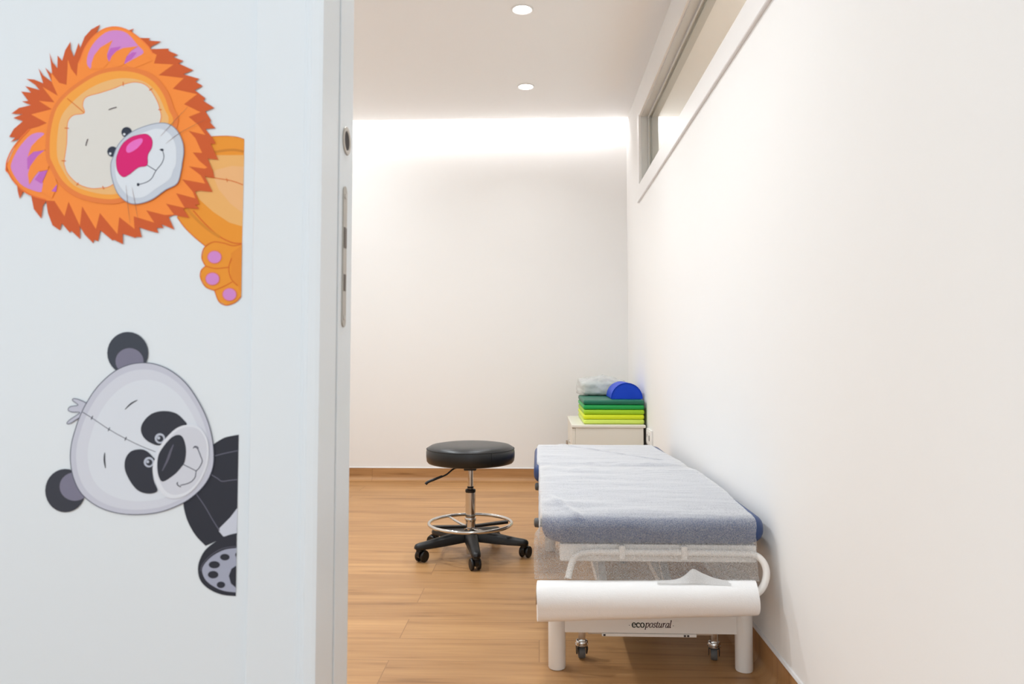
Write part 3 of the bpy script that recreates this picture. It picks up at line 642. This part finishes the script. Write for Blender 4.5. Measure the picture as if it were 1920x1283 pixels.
for x in (.049, .561):
    for y in (2.112, 3.36):
        b = NB(); lathe(b, [(.0225, .001), (.0238, .004), (.0238, .215), (.0225, .218)], (x, y, 0), 'z', 32); lg = tobj('leg', b, M['bedw'], smooth=True, angle=50)
b = NB(); box(b, .070, .540, 2.100, 2.124, .0995, .148, .002); cb_ = tobj('crossbar', b, M['bedw'])
b = NB(); box(b, .070, .540, 3.35, 3.374, .081, .133, .002); tobj('crossbar', b, M['bedw'])
b = NB(); box(b, .190, .216, 2.124, 3.35, .100, .128, .002); tobj('side_rail', b, M['bedw'])
b = NB(); box(b, .394, .420, 2.124, 3.35, .100, .128, .002); tobj('side_rail', b, M['bedw'])
for x in (.203, .407):
    b = NB(); n = 0
    prism(b, [(2.35, .124), (2.39, .124), (2.90, .328), (2.86, .328)], x-.012, x+.012, 'x'); tobj('lift_arm', b, M['bedw'])
b = NB(); tube(b, [(.305, 2.75, .13), (.305, 3.2, .28)], .022, 16, 1); tobj('lift_motor', b, M['grey'], smooth=True)
# label strip under the crossbar
b = NB(); box(b, .172, .430, 2.098, 2.118, .0915, .0990, .0006); ls = tobj('label_strip', b, M['bedw'])
for x in (.176, .395, .404):
    b = NB(); box(b, x, x+.006, 2.0972, 2.0982, .0930, .0976); xf(b, TB); obj('label_mark', b, M['dark'], ls)
for xa, xb in ((.135, .172), (.430, .475)):
    b = NB(); box(b, xa, xb, 2.106, 2.122, .0945, .0997); tobj('lower_channel', b, M['steel'])
# single-wheel swivel casters under the lower frame
def bedcaster(x, y, rz):
    b = NB(); box(b, -.010, .010, -.010, .010, .050, .112, .0015)
    lathe(b, [(.010, .0545), (.0155, .0530), (.0178, .0495), (.0178, .0470), (.0160, .0458), (.0160, .0440), (.0185, .0430), (.0185, .0400), (.0170, .0385), (.008, .0380)], n=28)
    R = Matrix.Translation((x, y, 0)); xf(b, R); c = tobj('caster', b, M['chrome'], smooth=True, angle=35)
    R2 = R @ Matrix.Rotation(rz, 4, 'Z'); b = NB(); box(b, -.015, .015, -.014, .009, .0365, .0387)
    for s_ in (-1, 1):
        prism(b, [(-.016, .0385), (.010, .0385), (.014, .032), (.010, .014), (.002, .012), (-.004, .016), (-.016, .032)], s_*.0142-.001, s_*.0142+.001, 'x')
    xf(b, R2); xf(b, TB); obj('fork', b, M['black'], c)
    b = NB(); lathe(b, [(.005, -.009), (.0160, -.009), (.0178, -.006), (.0178, .006), (.0160, .009), (.005, .009)], (0, .004, .0186), 'x', 28)
    xf(b, R2); xf(b, TB); obj('wheel', b, M['grey'], c, smooth=True, angle=50)
for x, y, r in ((.121, 2.175, .12), (.494, 2.175, -.2), (.121, 3.30, .5), (.494, 3.30, .3)): bedcaster(x, y, r)
# paper-roll holder: bar under the head end, curling down into the roll
RY, RZ, RRd = 1.958, .243, .0415
b = NB()
tube(b, [(.14, 1.990, .347), (.30, 1.990, .347), (.45, 1.990, .347), (.535, 1.989, .3465), (.562, 1.985, .343), (.577, 1.977, .330), (.5825, 1.969, .312), (.580, 1.963, .292), (.571, 1.959, .272), (.556, RY, .256), (.535, RY, RZ+.004)], .0092, 14, 6)
tobj('roll_holder', b, M['bedw'], smooth=True)
b = NB()
tube(b, [(.20, 1.990, .347), (.14, 1.990, .347), (.10, 1.988, .340), (.085, 1.982, .318), (.075, 1.970, .285)], .0085, 12, 6); tobj('roll_holder', b, M['bedw'], smooth=True)
for x in (.216, .377):
    b = NB(); box(b, x-.008, x+.008, 1.978, 2.004, .331, .366, .002); tobj('holder_clip', b, M['bedw'])
# adjustment knobs sticking out on the room side
for y, z in ((2.41, .330), (2.98, .345)):
    b = NB(); tube(b, [(.06, y, z), (.005, y, z)], .005, 8, 1); k_ = tobj('knob_rod', b, M['steel'], smooth=True)
    b = NB(); lathe(b, [(.008, -.012), (.014, -.009), (.0155, .003), (.013, .014), (.006, .017)], (-.004, y, z), 'x', 20); xf(b, TB); obj('knob', b, M['grey'], k_, smooth=True)

# lettering on the crossbar: ribbons of ink on its front face
def letters():
    # each letter: advance, list of (points, width); x-height 1, italic letters are sheared afterwards
    Lt = {
     'E': (.98, [([(.10, .52), (.80, .52)], .10), ([(.80, .52), (.78, .80), (.60, .97), (.42, 1.0), (.22, .9), (.10, .65), (.10, .4), (.22, .12), (.45, 0), (.65, .03), (.84, .17)], .21)]),
     'C': (.92, [([(.76, .72), (.70, .90), (.48, 1.0), (.22, .88), (.10, .62), (.10, .38), (.22, .12), (.45, 0), (.62, .03), (.80, .17)], .21), ([(.70, .74), (.72, .86)], .22)]),
     'O': (1.06, [([(.50, 1.0), (.22, .88), (.10, .5), (.22, .12), (.50, 0), (.80, .12), (.92, .5), (.80, .88), (.50, 1.0), (.40, .97)], .20)]),
     'p': (.92, [([(.02, .85), (.16, .97), (.22, .90), (.18, .4), (.16, -.46)], .125), ([(.0, -.48), (.36, -.48)], .07), ([(.20, .68), (.40, .93), (.60, 1.0), (.78, .82), (.78, .45), (.62, .1), (.40, 0), (.22, .12)], .11)]),
     'o': (.86, [([(.44, 1.0), (.18, .82), (.08, .45), (.18, .08), (.38, 0), (.62, .15), (.74, .55), (.66, .9), (.44, 1.0), (.36, .96)], .11)]),
     's': (.68, [([(.60, .76), (.56, .94), (.38, 1.0), (.18, .90), (.18, .70), (.36, .54), (.52, .36), (.48, .10), (.28, 0), (.08, .06), (.04, .24)], .11)]),
     't': (.56, [([(.26, 1.30), (.22, .8), (.17, .25), (.24, .03), (.36, .02), (.50, .14)], .12), ([(.02, .96), (.50, .96)], .075)]),
     'u': (.94, [([(.02, .88), (.16, .98), (.18, .8), (.12, .3), (.18, .05), (.36, .02), (.56, .22), (.70, .55)], .115), ([(.72, 1.0), (.68, .5), (.66, .12), (.74, .0), (.88, .12)], .125)]),
     'r': (.68, [([(.02, .86), (.16, .98), (.20, .85), (.18, .4), (.14, 0)], .125), ([(.20, .60), (.36, .90), (.52, 1.0), (.62, .92)], .11)]),
     'a': (.92, [([(.70, .86), (.50, 1.0), (.26, .88), (.10, .5), (.12, .12), (.30, 0), (.50, .15), (.66, .5)], .11), ([(.76, 1.0), (.70, .5), (.66, .12), (.74, .0), (.88, .12)], .125)]),
     'l': (.46, [([(.02, 1.55), (.18, 1.62), (.20, 1.5), (.18, .8), (.16, .18), (.24, 0), (.40, .12)], .125)])}
    return Lt
LT = letters()
def write(word, x0, z0, h, y, shear):
    b = NB(); x = x0; q = 0
    for ch in word:
        adv, sts = LT[ch]
        for pts, w in sts:
            P = catmull([(px, pz, 0) for px, pz in pts], 5); n = len(P); A, B = [], []
            for i, p in enumerate(P):
                t = (P[min(i+1, n-1)]-P[max(i-1, 0)]).normalized()
                wd = (w*1.35 if w > .15 else w*1.75)*(.70+.30*abs(t.y)); nn = Vector((-t.y, t.x, 0))*wd/2
                for s_, arr in ((1, A), (-1, B)):
                    v = p+nn*s_; arr.append(b.verts.new((x+(v.x+shear*v.y)*h, y-.00002*(q % 5), z0+v.y*h)))
            q += 1
            for i in range(n-1): b.faces.new((A[i], A[i+1], B[i+1], B[i]))
        x += adv*h
    return b, x
hgt = .0118; y_ = 2.0996
M['ink_green'] = mat('ink_green', (8, 26, 14), .5, bump=.02); M['ink_red'] = mat('ink_maroon', (52, 8, 14), .5, bump=.02)
b, xe = write('ECO', .2545, .1165, hgt, y_, 0); lt_ = tobj('lettering', b, M['ink_green'], cb_)
b, xe = write('postural', xe+.0004, .1165, hgt*1.0, y_, .22); tobj('lettering', b, M['ink_red'], cb_)
for x in (.2475, xe+.0065):
    b = NB(); lathe(b, [(.0012, 2.0996), (.0012, 2.1002)], (x, 0, .1215), 'y', 10); tobj('lettering_dot', b, M['grey'], cb_)

# ------------------------------------------------------------------ couch paper and its roll
ZS = .4392
pp = [(3.592, .392), (3.594, .412), (3.584, .4320), (3.56, .4402), (3.44, .4412), (3.2, .4412), (3.0, .4408), (2.93, .4385), (2.885, .4372), (2.84, .4388), (2.6, ZS), (2.3, ZS), (2.1, .4390), (2.04, .4384), (2.017, .4372), (1.999, .4330), (1.988, .4235), (1.9822, .410), (1.9795, .390), (1.976, .360), (1.971, .325), (1.964, .296), (1.959, .2850)]
path = catmull([(0, y, z) for y, z in pp], 8)
dense = [path[0]]
for a, c in zip(path[:-1], path[1:]):
    n = max(1, int((c-a).length/.006))
    for i in range(1, n+1): dense.append(a+(c-a)*i/n)
def sst(a, b_, x):
    t = max(0, min(1, (x-a)/(b_-a))); return t*t*(3-2*t)
NZ = lambda x, y, z=0: noise.noise(Vector((x, y, z)))
b = NB(); NU, ND = 96, 8; rows = []
for k, p in enumerate(dense):
    a = dense[max(0, k-1)]; c = dense[min(len(dense)-1, k+1)]; t = (c-a).normalized(); nrm = Vector((0, -t.z, t.y))
    if t.y < 0: nrm = Vector((0, t.z, -t.y))
    else: nrm = Vector((0, -t.z, t.y)) if t.y > 0 else nrm
    top = p.z > .425
    near = p.y < 2.2
    front = sst(.428, .395, p.z) if near else 0        # 1 where the sheet hangs in front of the cushion
    row = []
    L = p.y+2.0*(.44-p.z if near else 0)                # running coordinate along the sheet
    xl = .004+.0022*NZ(L*9, 1)+.0018*NZ(L*30, 4)
    if p.y > 2.9: xl = -.004+.002*NZ(L*9, 1)+(xl+.004)*sst(3.0, 2.9, p.y)
    if p.y > 3.5: xl += .004
    xr = .566+.002*NZ(L*10, 8)+.0015*NZ(L*35, 3)+.018*sst(2.06, 2.5, p.y)-.018*sst(2.7, 2.95, p.y)-.036*sst(2.9, 3.55, p.y)-.004*front
    xcorner = xl-.010*front
    drop = (.050+.010*NZ(L*7, 12)+.008*NZ(L*24, 15))*sst(3.02, 2.85, p.y)*(1-front)
    drop += .004*sst(2.85, 3.02, p.y)
    for i in range(ND, 0, -1):                           # the part falling over the room-side edge
        q = i/ND; ang = min(1, q*2.2)*PI/2
        x = xcorner-.004*math.sin(ang)-.003*q*front-.0035*q*NZ(L*12, q*2, 5)*(1 if drop > .02 else 0)
        z = p.z+.001-drop*q-.001
        row.append(b.verts.new((x, p.y+(.0016*nrm.y if not top else 0), z)))
    for i in range(NU+1):
        u = i/NU; x = xcorner+(xr-xcorner)*u
        fl = NZ(x*5, p.y*14+p.z*6, 3)*.0016+NZ(x*16, p.y*42, 9)*.0008+max(0, NZ(x*3, p.y*9, 21)-.12)*.006*(0 if front > .5 else 1)
        if p.y > 3.05: fl += .0035*math.exp(-((u-.22-(3.56-p.y)*1.3)/.022)**2)
        if 2.78 < p.y < 2.98: fl += .0028*NZ(x*22, p.y*12, 31)
        if p.y < 2.32 and not front: fl += .006*math.exp(-((u-.03-(2.32-p.y)*.45)/.022)**2)*sst(2.32, 2.2, p.y)
        if front:
            fl += front*(.0030*math.sin(x*24+p.z*30)+.0035*math.exp(-((u-.15+(.44-p.z)*1.3)/.04)**2)+NZ(x*9, p.z*5, 7)*.0045)
            fl *= 1-.8*sst(.31, .285, p.z)
        fl *= sst(0, .035, u)*.9+.1
        row.append(b.verts.new(Vector((x, p.y, p.z)) + nrm*(max(-.0010, fl)+.0010)))
    rows.append(row)
for r0, r1 in zip(rows[:-1], rows[1:]):
    for i in range(len(r0)-1): b.faces.new((r0[i], r0[i+1], r1[i+1], r1[i]))
sheet = tag(obj('paper_sheet', b, M['paper'], None, smooth=True, angle=180), 'thin white tissue couch cover drawn over the treatment table, navy showing through', 'paper sheet')
b = NB()
TP = [(.300, .2862), (.350, .2895), (.375, .3010), (.394, .3150), (.415, .3060), (.452, .2925), (.500, .2850), (.545, .2800)]
BT = [(.300, .2840), (.345, .2830), (.375, .2835), (.394, .2840), (.415, .2835), (.452, .2815), (.500, .2780), (.545, .2730)]
tp = catmull([(x, 1.9535+.006*(z-.28)/.03, z) for x, z in TP], 3); bt = catmull([(x, 1.9400-(.2862-z)*.9, z+.0006) for x, z in BT], 3)
md = [(a+c)/2+Vector((0, -.003, .0006)) for a, c in zip(tp, bt)]
R3 = [[b.verts.new(v) for v in q] for q in (bt, md, tp)]
for q0, q1 in zip(R3[:-1], R3[1:]):
    for i in range(len(q0)-1): b.faces.new((q0[i], q0[i+1], q1[i+1], q1[i]))
obj('torn_flap', b, M['flap'], sheet, smooth=True, angle=180)
b = NB(); rings = []; NR = 56; NX = 60
for j in range(NX+1):
    s_ = j/NX; x = -.005+s_*.557; rg = []
    for i in range(NR):
        a = 2*PI*i/NR; r = RRd*(1+.010*math.sin(2*a+s_*3)+.02*noise.noise(Vector((s_*5, math.cos(a)*1.2, math.sin(a)*1.2))))
        if j in (0, NX): r *= .985
        cx_, cz_ = RY+r*math.cos(a)*.98, RZ+(s_-.5)*.007+r*math.sin(a)
        if math.sin(a) < -.55 and math.cos(a) < .35:          # slack outer turn sagging at the bottom
            cz_ -= (.004+.016*(1-s_))*(-math.sin(a)-.55)/.45
        rg.append(b.verts.new((x+.002*math.sin(a*2)*(1 if j in (0, NX) else 0), cx_, cz_)))
    rings.append(rg)
ring_faces(b, rings)
rl = tag(obj('paper_roll', b, M['roll'], None, smooth=True, angle=60), 'thick white roll of couch paper hanging at the near end of the table', 'paper roll')
for xa, xb in ((-.0085, -.0040), (.5515, .5545)):
    b = NB(); lathe(b, [(.019, xa), (.021, xa), (.021, xb), (.012, xb)], (0, RY, RZ), 'x', 24); obj('roll_core', b, M['core'], rl)

# ------------------------------------------------------------------ cabinet, mats, half roll, bag, socket
CX0, CX1, CY0, CY1, CZ = .185, .600, 4.24, 4.90, .472
cab = empty('cabinet', (.39, 4.57, 0), 'small cream white cabinet in the back corner under the stacked mats', 'cabinet')
CB = Matrix.Translation((-.39, -4.57, 0))
def cobj(name, b, m, parent=None, **k): xf(b, CB); return obj(name, b, m, parent or cab, **k)
b = NB(); box(b, CX0+.022, CX1-.012, CY0+.006, CY1-.005, .04, CZ-.016, .001); cobj('body', b, M['cab'])
b = NB(); box(b, CX0, CX1, CY0, CY1, CZ-.016, CZ, .003); cobj('cabinet_top', b, M['cab'])
b = NB(); box(b, CX0+.03, CX1-.03, CY0+.03, CY1-.03, .001, .04); cobj('plinth', b, M['cab'])
for y0, y1 in ((CY0+.008, 4.567), (4.570, CY1-.008)):
    b = NB(); box(b, CX0+.003, CX0+.0215, y0, y1, .045, CZ-.019, .0012); d_ = cobj('door', b, M['cab'])
    yh = 4.53 if y1 < 4.57 else 4.61
    b = NB(); tube(b, [(CX0+.004, yh, .345), (CX0-.014, yh, .345), (CX0-.014, yh, .25), (CX0+.004, yh, .25)], .005, 10, 1, smooth=False); xf(b, CB); obj('handle', b, M['steel'], d_, smooth=True)
mats_ = [('mat1', 'pale lime foam mat at the bottom of the stack'), ('mat2', 'bright yellow lime foam mat second from the bottom of the stack'), ('mat3', 'lime green foam mat in the middle of the stack'),
         ('mat4', 'bright green foam mat second from the top of the stack'), ('mat5', 'deep teal green foam mat on top of the stack')]
z = CZ+.0004
for i, (mm, lab) in enumerate(mats_):
    h = .0275; dx = (0, -.001, .001, 0, .0005)[i]
    t = empty('foam_mat', (.43, 4.57, z), lab, 'mat', 'green foam mats stacked on the cabinet')
    b = NB(); x0, x1, y0, y1 = -.176+dx, .170+dx, -.285, .285
    pad(b, x0, x1, y0, y1, .0002, h-.0004, .012, .0095, 5, 4); obj('cover', b, M[mm], t, smooth=True, angle=75)
    b = NB(); tube(b, [(x0+.02, y0+.0022, h*.52), (0, y0-.0004, h*.5), (x1-.02, y0+.0022, h*.52)], .0006, 5, 8); obj('zip_seam', b, M[mm], t, smooth=True)
    z += h
ZT = z
hr = empty('half_roll_bolster', (.512, 4.54, ZT), 'cobalt blue half round bolster lying on top of the green mats', 'bolster')
b = NB(); R_ = .090; rings = []
for yy, s_ in ((-.156, .965), (-.159, .985), (-.160, 1.0), (-.157, 1.004), (.155, 1.004), (.158, .99)):
    rg = []
    for i in range(25):
        a = PI*i/24; rg.append(b.verts.new((R_*s_*math.cos(a), yy, .003+R_*s_*math.sin(a))))
    rg += [b.verts.new((-R_*s_*.96, yy, .0006)), b.verts.new((R_*s_*.96, yy, .0006))]
    rings.append(rg)
ring_faces(b, rings); obj('cover', b, M['cob'], hr, smooth=True, angle=50)
b = NB(); tube(b, [(R_*1.004*math.cos(PI*i/20), -.1585, .003+R_*1.004*math.sin(PI*i/20)) for i in range(21)], .0016, 6, 2); obj('piping', b, M['cob'], hr, smooth=True)
# plastic wrapped pillow
bgm = bpy.data.materials.new('clear_plastic_wrap'); bgm.use_nodes = True; nt = bgm.node_tree; B = nt.nodes['Principled BSDF']
B.inputs['Base Color'].default_value = (.86, .87, .85, 1); B.inputs['Roughness'].default_value = .22; B.inputs['Alpha'].default_value = .42
n_ = nt.nodes.new('ShaderNodeTexNoise'); n_.inputs['Scale'].default_value = 26; n_.inputs['Detail'].default_value = 5; n_.inputs['Distortion'].default_value = 1.2
bp_ = nt.nodes.new('ShaderNodeBump'); bp_.inputs['Strength'].default_value = .7; bp_.inputs['Distance'].default_value = .008
nt.links.new(n_.outputs['Fac'], bp_.inputs['Height']); nt.links.new(bp_.outputs[0], B.inputs['Normal'])
M['pil'] = mat('pillow_cloth', (212, 216, 208), .8, bump=.3, bscale=60)
bgt = empty('wrapped_pillow', (.385, 4.815, ZT), 'white pillow in clear plastic wrap behind the blue bolster on the mats', 'pillow')
def blob(x0, x1, y0, y1, z0, z1, r, amp, seed, fr):
    b = NB(); box(b, x0, x1, y0, y1, z0, z1); bmesh.ops.subdivide_edges(b, edges=b.edges[:], cuts=20, use_grid_fill=True)
    c = Vector(((x0+x1)/2, (y0+y1)/2, (z0+z1)/2)); hx, hy, hz = (x1-x0)/2, (y1-y0)/2, (z1-z0)/2
    for v in b.verts:
        d = v.co-c; q = Vector((abs(d.x)/hx, abs(d.y)/hy, abs(d.z)/hz)); e = 5
        l = (q.x**e+q.y**e+q.z**e)**(1/e)
        p = d/max(l, .3) if l > 0 else d
        n1 = noise.noise(Vector(v.co)*fr+Vector((seed, 0, 0)))*amp+noise.noise(Vector(v.co)*fr*2.7+Vector((0, seed, 0)))*amp*.5
        v.co = c+p+p.normalized()*n1
        if v.co.z < z0+.001: v.co.z = z0+.001
    return b
b = blob(-.115, .145, -.09, .085, .002, .088, .02, .007, 3, 14); obj('pillow', b, M['pil'], bgt, smooth=True, angle=180)
b = blob(-.138, .165, -.100, .10, .001, .112, .02, .012, 8, 20)
for v in b.verts:
    if v.co.z > .06: v.co.z += .010*math.sin(v.co.x*22+1)+.012*max(0, -v.co.x)/.13
obj('plastic_wrap', b, bgm, bgt, smooth=True, angle=180)
sk = empty('wall_socket', (XR, 4.16, .415), 'white wall socket low on the right wall just in front of the cabinet', 'wall socket')
b = NB(); box(b, -.012, -.0002, -.082, .082, -.045, .043, .003); obj('cover_plate', b, M['socket'], sk)
b = NB(); box(b, -.0145, -.011, -.072, -.006, -.035, .033, .001); obj('socket_insert', b, M['socket'], sk)
b = NB(); box(b, -.0145, -.011, .006, .072, -.035, .033, .001); ins = obj('socket_insert', b, M['socket'], sk)
b = NB(); box(b, -.0152, -.0142, -.050, -.030, -.018, .012); obj('pin_hole', b, M['dark'], ins)
b = NB(); box(b, -.0152, -.0142, .030, .048, -.004, .012); obj('pin_hole', b, M['satin'], ins)
